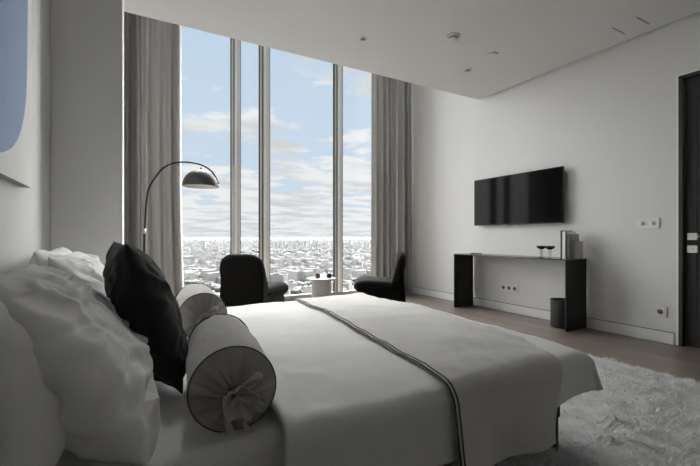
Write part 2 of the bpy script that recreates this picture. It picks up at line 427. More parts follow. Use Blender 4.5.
# ------------------------------------------------------------------ console table and what stands on it
CX0, CX1, CY0, CY1, CZ = 4.17, 4.565, 2.52, 4.235, 0.80
ct = thing('console_table', 'long slim black steel console table against the right wall', 'console table', (0, 0, 0))
ct.location = (CX0, CY0, 0)
obj('top', boxes(((0, 0, CZ-0.012), (CX1-CX0, CY1-CY0, CZ)), bev=0.0015), M['steel_top'], ct, smooth=False)
obj('side_panel', boxes(((0, 0, 0), (CX1-CX0, 0.014, CZ-0.012)), bev=0.0015), M['black_steel'], ct, smooth=False)
obj('side_panel', boxes(((0, CY1-CY0-0.014, 0), (CX1-CX0, CY1-CY0, CZ-0.012)), bev=0.0015), M['black_steel'], ct, smooth=False)
bn = thing('waste_bin', 'dark cylindrical waste bin under the right end of the console', 'waste bin', (4.36, 2.685, 0))
obj('body', lathe([(0, 0.0), (0.118, 0.0), (0.122, 0.006), (0.122, 0.315), (0.112, 0.315), (0.110, 0.02), (0, 0.02)], 40), M['bin'], bn, angle=50)
obj('rim', lathe([(0.110, 0.312), (0.110, 0.322), (0.125, 0.322), (0.125, 0.308), (0.122, 0.308)], 40), M['black_steel'], bn, angle=50)
def coupe(x, y, label):
    t = thing('coupe_glass', label, 'glass', (x, y, CZ), group='coupe glasses on the console')
    obj('bowl', lathe([(0.0, 0.098), (0.022, 0.102), (0.042, 0.112), (0.054, 0.130), (0.0555, 0.142), (0.0535, 0.142), (0.050, 0.130), (0.030, 0.118), (0, 0.112)], 28), M['dark_glass'], t)
    obj('stem', lathe([(0, 0.006), (0.022, 0.006), (0.017, 0.02), (0.016, 0.08), (0.022, 0.1025), (0, 0.104)], 18), M['clear'], t)
    obj('foot', lathe([(0, 0), (0.036, 0), (0.037, 0.003), (0.015, 0.008), (0, 0.008)], 28), M['clear'], t)
coupe(4.35, 2.94, 'dark-bowled coupe glass on the console, left of the pair')
coupe(4.33, 2.815, 'dark-bowled coupe glass on the console, right of the pair nearer the books')
def book(x0, y0, w, t, h, cm, label):
    b = thing('book', label, 'book', (x0, y0, CZ), group='books on the console')
    c = 0.0035
    obj('cover', boxes(((0, 0, 0), (w, c, h)), ((0, t-c, 0), (w, t, h)), ((0, 0, 0), (c, t, h))), cm, b, smooth=False)
    obj('pages', boxes(((c, c, 0.004), (w-0.005, t-c, h-0.004))), M['paper'], b, smooth=False)
book(4.305, 2.652, 0.20, 0.018, 0.325, M['book_dark'], 'tall thin charcoal book standing on the console, leftmost of the row')
book(4.305, 2.612, 0.21, 0.038, 0.315, M['book_white'], 'tall thick white book standing on the console beside the charcoal one')
book(4.33, 2.580, 0.19, 0.029, 0.285, M['book_grey'], 'grey book standing in front of the tall white one on the console')
book(4.40, 2.552, 0.15, 0.022, 0.205, M['book_pale'], 'short pale book standing nearest the right end of the console')
rm = thing('remote_control', 'small flat black remote control lying near the left end of the console', 'remote control', (4.33, 3.95, CZ))
rm.rotation_euler = (0, 0, R(8))
obj('body', boxes(((-0.022, -0.085, 0), (0.022, 0.085, 0.016)), bev=0.005), M['tv_body'], rm, smooth=False)
obj('buttons', boxes(*[((-0.014+0.011*i, -0.06+0.022*j, 0.0155), (-0.008+0.011*i, -0.05+0.022*j, 0.0175)) for i in range(3) for j in range(6)]), M['plate_dark'], rm, smooth=False)

# ------------------------------------------------------------------ armchairs
def prof_extrude(bm, prof, W, rnd, zfun=None, nsl=7):
    """prof: closed (x,z) outline; extruded across W with rounded side edges (inset along the outline normals)."""
    P = [Vector((a, b)) for a, b in prof]; N = len(P)
    area = sum(P[i].x*P[(i+1) % N].y-P[(i+1) % N].x*P[i].y for i in range(N))
    nr = []
    for i in range(N):
        d = (P[(i+1) % N]-P[i-1]).normalized()
        nv = Vector((d.y, -d.x)); nr.append(nv if area > 0 else -nv)
    sl = []
    for k in range(nsl+1):
        a = PI/2*k/nsl; sl.append((-W/2+rnd*(1-math.sin(a)), rnd*(1-math.cos(a))))
    sl = [(w, i) for w, i in reversed(sl)]           # inner -> side
    left = [(-W/2+rnd*(1-math.sin(PI/2*k/nsl)), rnd*(1-math.cos(PI/2*k/nsl))) for k in range(nsl, -1, -1)]
    left.sort(key=lambda q: q[0])
    mid = [(-W/2+rnd+(W-2*rnd)*j/6, 0.0) for j in range(1, 6)]
    right = [(-w, i) for w, i in reversed(left)]
    rings = []
    for w, ins in left+mid+right:
        ring = []
        for p, nv in zip(P, nr):
            q = p-nv*ins
            x, z = q.x, q.y
            if zfun: x, z = zfun(x, z, w)
            ring.append(bm.verts.new((x, w, z)))
        rings.append(ring)
    for A, B in zip(rings, rings[1:]):
        for i in range(N): bm.faces.new((A[i], A[(i+1) % N], B[(i+1) % N], B[i]))
    bm.faces.new(rings[0][::-1]); bm.faces.new(rings[-1])
    return bm
def closed_spline(pts, k=5):
    n = len(pts); out = []
    P = [Vector((a, b, 0)) for a, b in pts]
    for i in range(n):
        p0, p1, p2, p3 = P[i-1], P[i], P[(i+1) % n], P[(i+2) % n]
        for j in range(k):
            t = j/k
            q = 0.5*((2*p1)+(p2-p0)*t+(2*p0-5*p1+4*p2-p3)*t*t+(3*p1-p0-3*p2+p3)*t**3)
            out.append((q.x, q.y))
    return out
def armchair(x, y, heading, label):
    t = thing('armchair', label, 'armchair', (x, y, 0), heading, group='black upholstered armchairs by the window')
    W = 0.64
    base = closed_spline([(0.05, 0.0), (0.30, 0.0), (0.58, 0.0), (0.605, 0.06), (0.62, 0.24), (0.50, 0.30), (0.2, 0.30), (0.05, 0.27), (0.035, 0.10)])
    obj('base', prof_extrude(bmesh.new(), base, W-0.03, 0.03), M['chair'], t)
    seat = closed_spline([(0.10, 0.27), (0.35, 0.27), (0.60, 0.255), (0.69, 0.275), (0.735, 0.335), (0.70, 0.405), (0.58, 0.435), (0.35, 0.425), (0.16, 0.41), (0.09, 0.36)])
    obj('seat', prof_extrude(bmesh.new(), seat, W, 0.065), M['chair'], t)
    back = closed_spline([(0.0, 0.06), (0.10, 0.06), (0.18, 0.20), (0.20, 0.36), (0.165, 0.48), (0.125, 0.64), (0.095, 0.76), (0.055, 0.825), (0.005, 0.825), (-0.025, 0.74), (-0.005, 0.55), (0.0, 0.30)])
    rc = 0.17
    def zf(xx, z, w):
        e = max(0, abs(w)-(W/2-rc))
        drop = rc-math.sqrt(max(0, rc*rc-e*e))
        f = sstep(0.40, 0.80, z)
        bow = 0.06*(w/(W/2))**2*sstep(0.2, 0.6, z)
        return xx+bow*0.4, z-drop*f*0.95
    obj('backrest', prof_extrude(bmesh.new(), back, W, 0.05, zf), M['chair'], t)
    return t
def az(a): return R(90-a)     # compass heading (from +Y, clockwise) to z rotation with +X forward
armchair(1.14, 4.84, az(49), 'black upholstered armchair with its back to the bed, left of the side table')
armchair(3.50, 4.58, az(-57), 'black upholstered armchair seen side on before the right curtain')

# ------------------------------------------------------------------ side table
TX, TY, TZ = 2.19, 4.67, 0.50
st = thing('side_table', 'small round pale stone side table between the two black armchairs', 'side table', (TX, TY, 0))
obj('table_top', lathe([(0, TZ-0.022), (0.185, TZ-0.022), (0.190, TZ-0.016), (0.190, TZ-0.004), (0.186, TZ), (0, TZ)], 48), M['marble'], st, angle=40)
bm = bmesh.new()
n = 96; rings = []
for z in (0.0, 0.02, 0.25, TZ-0.022):
    rings.append([bm.verts.new(((0.128+0.0035*abs(math.sin(12*2*PI*i/n)))*math.cos(2*PI*i/n), (0.128+0.0035*abs(math.sin(12*2*PI*i/n)))*math.sin(2*PI*i/n), z)) for i in range(n)])
for A, B in zip(rings, rings[1:]):
    for i in range(n): bm.faces.new((A[i], A[(i+1) % n], B[(i+1) % n], B[i]))
bm.faces.new(rings[0][::-1]); bm.faces.new(rings[-1])
obj('pedestal', bm, M['marble'], st, angle=40)
obj('foot', lathe([(0, 0), (0.15, 0), (0.15, 0.012), (0, 0.012)], 40), M['marble'], st, angle=40)
def votive(dx, dy, label):
    t = thing('candle_holder', label, 'candle', (TX+dx, TY+dy, TZ), group='dark candle holders on the side table')
    obj('cup', lathe([(0, 0), (0.031, 0), (0.035, 0.006), (0.036, 0.060), (0.032, 0.060), (0.031, 0.03), (0, 0.03)], 28), M['dark_glass'], t)
    obj('wax', lathe([(0, 0.028), (0.0305, 0.028), (0.0305, 0.046), (0, 0.044)], 24), M['wax'], t)
    obj('wick', tube([(0, 0, 0.04), (0.001, 0, 0.056)], 0.0015, 6), M['gap'], t)
votive(-0.06, -0.01, 'small dark candle holder on the side table, the left of two')
votive(0.085, -0.06, 'small dark candle holder on the side table, the right of two')
wg = thing('drinking_glass', 'clear drinking glass on the side table behind the right candle holder', 'glass', (TX+0.105, TY+0.045, TZ))
obj('bowl', lathe([(0.0, 0.055), (0.018, 0.060), (0.031, 0.080), (0.034, 0.105), (0.030, 0.135), (0.0285, 0.135), (0.032, 0.105), (0.029, 0.081), (0.016, 0.063), (0, 0.059)], 28), M['clear'], wg)
obj('stem', lathe([(0.03, 0), (0.03, 0.002), (0.005, 0.006), (0.004, 0.05), (0.008, 0.057), (0, 0.057)], 20), M['clear'], wg)

# ------------------------------------------------------------------ arc floor lamp
fl = thing('floor_lamp', 'black arc floor lamp with a dark dome shade by the left curtain', 'floor lamp', (0.10, 5.12, 0), R(-29.4))
obj('base', lathe([(0, 0), (0.16, 0), (0.165, 0.004), (0.165, 0.022), (0.16, 0.026), (0, 0.026)], 44), M['lamp_black'], fl, angle=40)
obj('pole', tube([(0, 0, 0.02), (0, 0, 0.6), (0.008, 0, 1.12)], 0.013, 14), M['lamp_black'], fl)
obj('collar', tube([(0.008, 0, 1.085), (0.009, 0, 1.15)], 0.017, 14), M['chrome'], fl)
arc = [(0.008, 1.12), (0.032, 1.49), (0.068, 1.645), (0.143, 1.764), (0.226, 1.86), (0.333, 1.915), (0.452, 1.932), (0.583, 1.922), (0.70, 1.889), (0.797, 1.824), (0.85, 1.742), (0.868, 1.685)]
obj('arc', tube(spline([(a, 0, z) for a, z in arc], 6), 0.0095, 12), M['lamp_black'], fl)
sc_, sz = 0.672, 1.645
def dome(r, n=14):
    return [(r*math.sin(PI/2*k/n), 0.97*r*math.cos(PI/2*k/n)) for k in range(n+1)]
pr = dome(0.205)+[(0.202, -0.002)]+dome(0.199)[::-1]
sh = obj('lamp_shade', lathe(pr, 48, (sc_, 0, sz)), M['lamp_shade'], fl)
obj('liner', lathe(dome(0.1975), 48, (sc_, 0, sz)), M['lamp_inner'], sh)
obj('knob', lathe([(0, 0.225), (0.009, 0.222), (0.011, 0.212), (0.006, 0.204), (0.016, 0.198), (0, 0.196)], 16, (sc_, 0, sz)), M['lamp_black'], sh)
obj('pivot', tube([(sc_+0.175, 0, sz+0.04), (sc_+0.215, 0, sz+0.04)], 0.011, 12), M['lamp_black'], fl)
obj('bulb', lathe([(0, 0.02), (0.022, 0.025), (0.034, 0.05), (0.030, 0.085), (0.015, 0.11), (0.014, 0.17), (0, 0.17)], 18, (sc_, 0, sz)), M['lamp_inner'], sh)

# ------------------------------------------------------------------ bed
MX0, MX1, MY0, MY1, MZ = -0.38, 1.83, 1.09, 2.99, 0.47
bed = thing('bed', 'wide double bed on slim black legs', 'bed', (0.75, 2.04, 0))
def bl(bm): bmesh.ops.translate(bm, vec=(-0.75, -2.04, 0), verts=bm.verts); return bm
obj('base', bl(boxes(((MX0, MY0+0.03, 0.17), (MX1-0.02, MY1-0.03, 0.262)), bev=0.01)), M['frame_dark'], bed, smooth=False)
obj('headboard', bl(boxes(((-0.490, 1.0, 0.0), (-0.405, 3.08, 0.84)), bev=0.025, seg=4)), M['headboard'], bed, angle=60)
for lx in (MX0+0.06, MX1-0.05):
    for ly in (MY0+0.045, MY1-0.045):
        obj('leg', bl(boxes(((lx-0.013, ly-0.013, 0.0), (lx+0.013, ly+0.013, 0.175)), bev=0.002)), M['black_steel'], bed, smooth=False)

def shell_grid(nx, ny, fn, m, name, thick=0.0, close=False):
    bm = bmesh.new()
    g = [[bm.verts.new(fn(i/nx, j/ny)) for i in range(nx+1)] for j in range(ny+1)]
    for A, B in zip(g, g[1:]):
        for i in range(nx): bm.faces.new((A[i], A[i+1], B[i+1], B[i]))
    return obj(name, bm, m)

# mattress with fitted sheet (rounded slab, faint wrinkles)
bm = bmesh.new()
add_box(bm, (MX0, MY0, 0.264), (MX1, MY1, MZ))
bmesh.ops.bevel(bm, geom=bm.edges[:], offset=0.045, segments=5, affect='EDGES', profile=0.5)
bmesh.ops.subdivide_edges(bm, edges=[e for e in bm.edges if e.calc_length() > 0.4], cuts=50, use_grid_fill=True)
for v in bm.verts:
    if v.co.z > 0.40:
        x, y = v.co.x, v.co.y
        v.co.z += 0.006*fbm(x*3, y*3, 1)+0.004*fbm(x*9+y*4, y*2.5, 5)
tag(obj('mattress', bm, M['linen']), 'mattress under a white fitted sheet, bare beside the bolsters', 'mattress')

# bedding surface over the mattress, shared by duvet and throw
EX1, EY0, EY1, DZT = 1.83, 1.085, 3.0, 0.50
def over(e, r, slope):
    """run e past an edge -> (outward, drop)"""
    if e <= 0: return e, 0.0
    L = r*PI/2
    if e < L:
        a = e/r; return r*math.sin(a), r*(1-math.cos(a))
    d = e-L
    return r+d*slope, r+d*math.sqrt(1-slope*slope)
def bedding(s, t, off, rr=0.06):
    r = rr+off
    ex, dx = over(s-EX1, r, 0.22)
    ey0, dy0 = over(EY0-t, r, 0.06)
    ey1, dy1 = over(t-EY1, r, 0.10)
    x = EX1+ex if s > EX1 else s
    y = t
    if t < EY0: y = EY0-ey0
    if t > EY1: y = EY1+ey1
    dy = max(dy0, dy1)
    drop = max(dx, dy) - 0.10*min(dx, dy)
    # drape folds
    k = min(1, max(0, (drop-0.06)/0.25))
    if dy0 > dx: y -= k*(0.016*math.sin(s*13+1.0)+0.010*fbm(s*6, 3.3))
    elif dx > 0:
        x += k*(0.016*math.sin(t*11+0.5)+0.012*fbm(t*5, 8.1))
    if dx > 0 and dy0 > 0:
        c = min(dx, dy0)/0.2; x += 0.02*c*k; y -= 0.01*c*k
    z = DZT+off-drop
    if drop < 0.05:
        q = 1-drop/0.05
        z += q*(0.014*fbm(s*1.7, t*1.7, 2)+0.006*fbm(s*4+t*2, t*5, 4)+0.0065*abs(fbm(s*3-t*4, t*2.2+s, 9)))
        z += q*0.018*math.sin(PI*min(1, max(0, (t-EY0)/(EY1-EY0))))
    return Vector((x, y, z))
def duvet_fn(u, v):
    # v across (near hem -> far hem), u from head edge to foot hem
    t0 = EY0-0.30; t1 = EY1+0.30
    t = t0+(t1-t0)*v
    head = 0.385+0.055*(t-1.1)+0.012*math.sin(t*4)-0.03*max(0, 1.08-t)
    foot = EX1+0.24
    s = head+(foot-head)*u
    if t < EY0:     # hem rises towards the foot
        t = EY0+(t-EY0)*(1.0-0.24*sstep(0.9, 1.95, s))
    p = bedding(s, t, 0.014)
    e = (s-head)
    p.z += 0.016*math.exp(-(e/0.05)**2)   # plump folded edge
    return p
du = shell_grid(120, 130, duvet_fn, M['linen2'], 'duvet')
sol = du.modifiers.new('thick', 'SOLIDIFY'); sol.thickness = 0.026; sol.offset = -1
bv = du.modifiers.new('soft', 'SUBSURF'); bv.levels = 1; bv.render_levels = 1
tag(du, 'smooth white duvet spread over the bed', 'duvet')
def throw_edges(t):
    a = 0.98+0.10*max(0, min(2.2, t-1.0)); b = min(1.82, 1.735+0.07*max(0, t-1.24))-0.10*sstep(1.32, 1.05, t)-0.12*sstep(1.05, 0.72, t)
    return a, b
TT0, TT1 = EY0-0.375, EY1+0.30
def throw_fn(u, v):
    t = TT0+(TT1-TT0)*v
    a, b = throw_edges(t)
    s = a+(b-a)*u
    s += 0.003*math.sin(t*6+u*2)
    p = bedding(s, t, 0.0235)
    if t < EY0:
        k = min(1, (EY0-t)/0.35)
        p.y -= 0.012*k+0.016*k*math.sin(u*9+0.8)*0.6
    p.z += 0.002
    return p
th = shell_grid(70, 150, throw_fn, M['throw'], 'bed_throw')
sol = th.modifiers.new('thick', 'SOLIDIFY'); sol.thickness = 0.006; sol.offset = 1
tag(th, 'grey woven throw laid across the foot half of the bed', 'throw')
for u, dd in ((0.004, 0.0), (0.030, 0.0)):
    pts = []
    for j in range(151):
        p = throw_fn(u, j/150); q = throw_fn(u+0.02, j/150); w = throw_fn(u, min(1, j/150+0.005))-throw_fn(u, max(0, j/150-0.005))
        nrm = (q-p).cross(w).normalized()
        pts.append(p+nrm*0.006)
    obj('piping', tube(pts, 0.0042, 6), M['piping'], th)

# ------------------------------------------------------------------ pillows
def pillow_bm(L, H, T, seed, pinch=0.06, wr=1.0, sag=0.0, power=2.6, hem=None):
    """L along local y, H along local z, thickness along local x."""
    bm = bmesh.new(); n = 56
    pr_ = random.Random(int(seed*100)); folds = []
    for side in (1, -1):
        for q in range(30):
            e = pr_.random()
            if e < 0.5:      # creases pulled in from the corners
                cu, cv = pr_.choice(((-1, -1), (-1, 1), (1, -1), (1, 1))); a0 = math.atan2(-cv, -cu)+pr_.uniform(-0.55, 0.55)
                p0 = (cu*pr_.uniform(0.55, 0.9), cv*pr_.uniform(0.55, 0.9)); ln = pr_.uniform(0.35, 0.9)
            else:            # short folds across the body
                p0 = (pr_.uniform(-0.9, 0.6), pr_.uniform(-0.9, 0.8)); a0 = pr_.uniform(-0.5, 0.7); ln = pr_.uniform(0.3, 0.8)
            folds.append((side, p0[0], p0[1], math.cos(a0), math.sin(a0), ln, pr_.uniform(0.026, 0.06), pr_.choice((1, 1, -1))*pr_.uniform(0.006, 0.014), pr_.uniform(-0.5, 0.5)))
    def crease(u, v, side):
        t_ = 0.0
        for sd_, a, b, cx_, cy_, ln, wd, am, bend in folds:
            if sd_ != side: continue
            du_, dv_ = u-a, v-b
            al = du_*cx_+dv_*cy_
            if al < -0.08 or al > ln+0.08: continue
            f = al/ln
            ac = -du_*cy_+dv_*cx_-bend*ln*f*(1-f)
            if abs(ac) > 3*wd: continue
            t_ += am*math.exp(-(ac/wd)**2)*math.sin(PI*min(1, max(0, (al+0.08)/(ln+0.16))))
        return t_
    def pt(u, v, side):
        y = L/2*u*(1-pinch*(1-v*v)); z = H/2*v*(1-pinch*(1-u*u))
        pr = max(0, (1-abs(u)**power))*max(0, (1-abs(v)**power))
        h = T/2*pr**0.58
        if sag: h *= 1+sag*(-v)*0.5
        e = pr**0.5
        w = crease(u, v, side)+0.010*fbm(u*2.2+seed, v*2.2, side*3+seed)+0.005*fbm(u*5+v*3+seed, v*4, side*5+seed)
        # creases running in from corners and edges
        ang = math.atan2(v, u); rr = math.hypot(u, v)
        w += 0.010*math.sin(ang*17+3*fbm(u*2, v*2, seed+side))*sstep(0.5, 1.0, rr)*e**0.4
        w += -0.006*abs(fbm(u*2.5-v*1.5+seed*2, v*3.5+u, seed+9))**0.8
        h += wr*w*min(1, e*2.2)
        if hem is not None: h += 0.005*(1 if u < hem else 0)*min(1, e*3)
        y += wr*0.008*fbm(v*4, seed, 1)*abs(u); z += wr*0.010*fbm(u*4, seed, 2)*abs(v)
        return (side*max(h, 0.002), y, z)
    G = {}
    for side in (1, -1):
        for j in range(n+1):
            for i in range(n+1):
                u = -1+2*i/n; v = -1+2*j/n
                u = math.copysign(abs(u)**0.8, u); v = math.copysign(abs(v)**0.8, v)
                edge = i in (0, n) or j in (0, n)
                if edge and side == -1: G[(side, i, j)] = G[(1, i, j)]; continue
                p = pt(u, v, side)
                if edge: p = (0, p[1], p[2])
                G[(side, i, j)] = bm.verts.new(p)
        for j in range(n):
            for i in range(n):
                q = [G[(side, i, j)], G[(side, i+1, j)], G[(side, i+1, j+1)], G[(side, i, j+1)]]
                bm.faces.new(q if side == 1 else q[::-1])
    return bm
def edge_piping(L, H, pinch, seed, wr, r):
    pts = []
    n = 30
    def ep(u, v): return (0, L/2*u*(1-pinch*(1-v*v))+wr*0.008*fbm(v*4, seed, 1)*abs(u), H/2*v*(1-pinch*(1-u*u))+wr*0.010*fbm(u*4, seed, 2)*abs(v))
    for k in range(n): pts.append(ep(-1+2*k/n, -1))
    for k in range(n): pts.append(ep(1, -1+2*k/n))
    for k in range(n): pts.append(ep(1-2*k/n, 1))
    for k in range(n): pts.append(ep(-1, 1-2*k/n))
    return tube(pts, r, 6, closed=True)
def pillow(name, bx, by, bz, L, H, T, lean, yaw, m, label, cat, group, seed, pipe=None, roll=0.0, **kw):
    """stands on its lower edge at (bx,by,bz), leaning its top back (-X) by lean degrees"""
    rot = Matrix.Rotation(R(yaw), 4, 'Z') @ Matrix.Rotation(R(-lean), 4, 'Y') @ Matrix.Rotation(R(roll), 4, 'X')
    c = Vector((bx, by, bz)) + (rot @ Vector((0, 0, H/2)))
    bm = pillow_bm(L, H, T, seed, **kw)
    o = obj(name, bm, m)
    o.matrix_world = Matrix.Translation(c) @ rot
    sb = o.modifiers.new('s', 'SUBSURF'); sb.levels = 1; sb.render_levels = 1
    tag(o, label, cat, group)
    if pipe:
        obj('piping', edge_piping(L, H, kw.get('pinch', 0.06), seed, kw.get('wr', 1.0), 0.004), pipe, o)
    return o
G1 = 'white bed pillows'
pillow('pillow', -0.20, 1.34, MZ+0.02, 0.72, 0.47, 0.25, 12, 2, M['linen'], 'smooth white pillow leaning on the headboard at the photo left edge', 'pillow', G1, 3.1, wr=0.5)
pillow('pillow', 0.015, 1.42, MZ+0.015, 0.76, 0.575, 0.25, 34, 3, M['linen'], 'large creased white pillow at the near side of the bed', 'pillow', G1, 1.7, wr=1.6, sag=0.25, pinch=0.045, hem=-0.62)
pillow('pillow', -0.255, 2.52, MZ+0.02, 0.72, 0.52, 0.21, 14, -1, M['linen'], 'white pillow at the far side of the bed against the headboard', 'pillow', G1, 5.3)
pillow('pillow', -0.05, 2.40, MZ+0.015, 0.74, 0.55, 0.22, 28, -2, M['linen'], 'white pillow at the far side of the bed, behind the black cushion', 'pillow', G1, 6.9, wr=1.2)
pillow('cushion', 0.125, 1.73, MZ+0.015, 0.52, 0.575, 0.21, 18, 6, M['velvet'], 'black velvet cushion leaning between the white pillows and the bolsters', 'cushion', None, 8.8, pinch=0.075, wr=0.9)

# ------------------------------------------------------------------ bolsters
def bolster(x, y, z, yaw, Rr, L, label, seed):
    """axis along local +y from the near (tied) end at the origin"""
    t = thing('bolster', label, 'bolster cushion', (x, y, z), R(yaw), group='grey tied bolster cushions')
    n = 72
    bm = bmesh.new(); rings = []
    for k in range(23):
        f = k/22; yy = L*f
        rr = Rr*(1+0.035*math.sin(PI*f))
        ring = []
        for i in range(n):
            a = 2*PI*i/n
            q = rr+0.0035*fbm(math.cos(a)*2+seed, f*3, math.sin(a)*2)+0.004*fbm(math.cos(a)*3+seed, f*7, math.sin(a)*3)-0.004*abs(fbm(math.cos(a)*2.2-f*2+seed, f*4, math.sin(a)*2.2))
            flat = q*math.sin(a)
            flat = max(flat, -Rr*0.965)
            ring.append(bm.verts.new((q*math.cos(a), yy, flat)))
        rings.append(ring)
    for A, B in zip(rings, rings[1:]):
        for i in range(n): bm.faces.new((A[i], A[(i+1) % n], B[(i+1) % n], B[i]))
    obj('body', bm, M['bolster'], t)
    def end(y0, sgn, with_bow):
        bm = bmesh.new(); N = 168; rings = []
        K = 15
        for k in range(K+1):
            f = k/K                 # 0 rim -> 1 centre
            r = Rr*(1-f)
            bul = 0.055*math.sin(min(1, f*1.25)*PI/2)-0.028*sstep(0.72, 1.0, f)
            ring = []
            for i in range(N):
                a = 2*PI*i/N
                pl = abs(math.sin(a*7.5+0.9*math.sin(a*2+seed)+0.5*f)) ** 0.55
                d = bul+0.018*(pl-0.6)*math.sin(PI*min(1, f*1.15+0.03))
                rr = max(r, 0.012)
                zz = max(rr*math.sin(a), -Rr*0.965)
                ring.append(bm.verts.new((rr*math.cos(a), y0+sgn*d, zz)))
            rings.append(ring)
        for A, B in zip(rings, rings[1:]):
            for i in range(N): bm.faces.new((A[i], A[(i+1) % N], B[(i+1) % N], B[i]))
        bm.faces.new(rings[-1])
        e = obj('gathered_end', bm, M['bolster_end'], t)
        obj('piping', tube([(Rr*1.012*math.cos(2*PI*i/64), y0, max(Rr*1.012*math.sin(2*PI*i/64), -Rr*0.965)) for i in range(64)], 0.0022, 6, closed=True), M['piping'], t)
        if not with_bow: return
        yc = y0+sgn*0.035
        bm = bmesh.new()
        rnd = random.Random(int(seed*10))
        # neck of gathered cloth, opening into a ruffled rosette
        N2 = 84; prev = None
        for (r, d) in ((0.020, -0.008), (0.013, 0.016), (0.015, 0.026), (0.026, 0.030), (0.037, 0.040), (0.043, 0.054), (0.045, 0.066)):
            ring = []
            k_ = max(0, (r-0.012)/0.04)
            for i in range(N2):
                a = 2*PI*i/N2
                w = k_*(0.07*math.sin(a*5+seed)+0.12*fbm(math.cos(a)*1.7+seed, math.sin(a)*1.7, 2))
                rr = r*(1+w)
                ax = k_*(0.013*math.sin(a*8+2.2*math.sin(a*2+seed)+3*k_)+0.012*fbm(math.cos(a)*2, math.sin(a)*2, seed+5))
                ring.append(bm.verts.new((rr*math.cos(a+0.25*k_)*1.1+0.012*k_, yc+sgn*(d+ax), rr*math.sin(a+0.25*k_)-0.010*k_)))
            if prev:
                for i in range(N2): bm.faces.new((prev[i], prev[(i+1) % N2], ring[(i+1) % N2], ring[i]))
            prev = ring
        ro = obj('rosette', bm, M['bolster'], t)
        ro.modifiers.new('s', 'SOLIDIFY').thickness = 0.002
        # tie ribbon: knot, two loops and two tails
        def ribbon(bm, pts, w, wax):
            wax = Vector(wax); sp = spline(pts, 6); pv = None
            for k, p in enumerate(sp):
                tw = Matrix.Rotation(0.5*math.sin(k*0.35), 3, 'Y') @ wax
                A = bm.verts.new(p+tw*w/2); B = bm.verts.new(p-tw*w/2)
                if pv: bm.faces.new((pv[0], A, B, pv[1]))
                pv = (A, B)
        yk = yc+sgn*0.024
        bm = bmesh.new()
        ribbon(bm, [(0.0, yk, 0.012), (0.025, yk+sgn*0.022, 0.045), (0.058, yk+sgn*0.016, 0.058), (0.072, yk+sgn*0.004, 0.040), (0.045, yk-sgn*0.002, 0.018), (0.0, yk, 0.006)], 0.020, (0.3, 0, 1))
        ribbon(bm, [(0.0, yk, -0.005), (0.04, yk+sgn*0.018, -0.016), (0.075, yk+sgn*0.014, -0.030), (0.072, yk, -0.052), (0.04, yk-sgn*0.002, -0.030), (0.0, yk, -0.008)], 0.013, (0.2, 0, 1))
        ribbon(bm, [(0.0, yk, 0.0), (-0.018, yk+sgn*0.016, -0.035), (-0.022, yk+sgn*0.006, -0.075), (-0.012, yk-sgn*0.002, -0.105)], 0.022, (1, 0, 0.3))
        ribbon(bm, [(0.005, yk, -0.004), (0.028, yk+sgn*0.018, -0.045), (0.024, yk+sgn*0.010, -0.080), (0.044, yk+sgn*0.004, -0.108)], 0.014, (1, 0, 0.4))
        rb = obj('ribbon', bm, M['bolster'], t)
        rb.modifiers.new('s', 'SOLIDIFY').thickness = 0.0016
        obj('knot', tube([(0.013*math.cos(2*PI*i/20), yk-sgn*0.006, 0.013*math.sin(2*PI*i/20)) for i in range(20)], 0.0055, 8, closed=True), M['bolster_end'], t)
    end(0.0, -1, True)
    end(L, 1, False)
    return t
bolster(0.258, 1.165, MZ+0.127, -6.5, 0.125, 0.52, 'grey bolster cushion nearest the camera with a tied gathered end', 1.3)
bolster(0.340, 2.30, MZ+0.131, -3.0, 0.129, 0.52, 'grey bolster cushion farther back, half hidden behind the near one', 4.2)

# ------------------------------------------------------------------ rug
RX0, RX1, RY0, RY1 = 0.55, 3.44, -1.1, 2.32
M['rug'] = mat('shaggy_wool', (0.93, 0.925, 0.91), 0.95, var=0.35, nscale=10, sheen=0.2)
translucent(M['rug'], 0.42)
rug = obj('rug', boxes(((RX0, RY0, 0.0), (RX1, RY1, 0.012)), bev=0.004), M['rug'], smooth=False)
tag(rug, 'large off-white shaggy rug on the floor under the bed foot', 'rug')
verts = []; faces = []
rr_ = random.Random(5)
def blade(x, y):
    # clumps of pile lie in drifting directions
    a = 1.2*fbm(x*1.6, y*1.6, 3, 2)+1.6*fbm(x*7, y*7, 8, 2)+rr_.uniform(-2.6, 2.6)
    L = rr_.uniform(0.030, 0.052); el = R(rr_.uniform(6, 46))
    dx, dy, dz = math.cos(a)*math.cos(el)*L, math.sin(a)*math.cos(el)*L, math.sin(el)*L
    cl = fbm(x*9, y*9, 4, 2); L *= 1.0+0.5*cl
    dx, dy, dz = math.cos(a)*math.cos(el)*L, math.sin(a)*math.cos(el)*L, math.sin(el)*L*(1+0.5*cl)
    w = rr_.uniform(0.0022, 0.0040); px, py = -math.sin(a)*w, math.cos(a)*w
    b = len(verts)
    verts.extend(((x-px, y-py, 0.010), (x+px, y+py, 0.010), (x+dx*0.55+px*0.9, y+dy*0.55+py*0.9, 0.011+dz*0.75), (x+dx*0.55-px*0.9, y+dy*0.55-py*0.9, 0.011+dz*0.75), (x+dx, y+dy, 0.011+dz*0.92)))
    faces.append((b, b+1, b+2, b+3)); faces.append((b+3, b+2, b+4))
for i in range(120000):
    if i < 95000: x, y = rr_.uniform(1.55, RX1), rr_.uniform(-0.1, RY1)
    else: x, y = rr_.uniform(RX0, RX1), rr_.uniform(RY0, RY1)
    blade(x, y)
me = bpy.data.meshes.new('pile'); me.from_pydata(verts, [], faces); me.materials.append(M['rug'])
pile = link(bpy.data.objects.new('pile', me), rug); pile['kind'] = 'stuff'

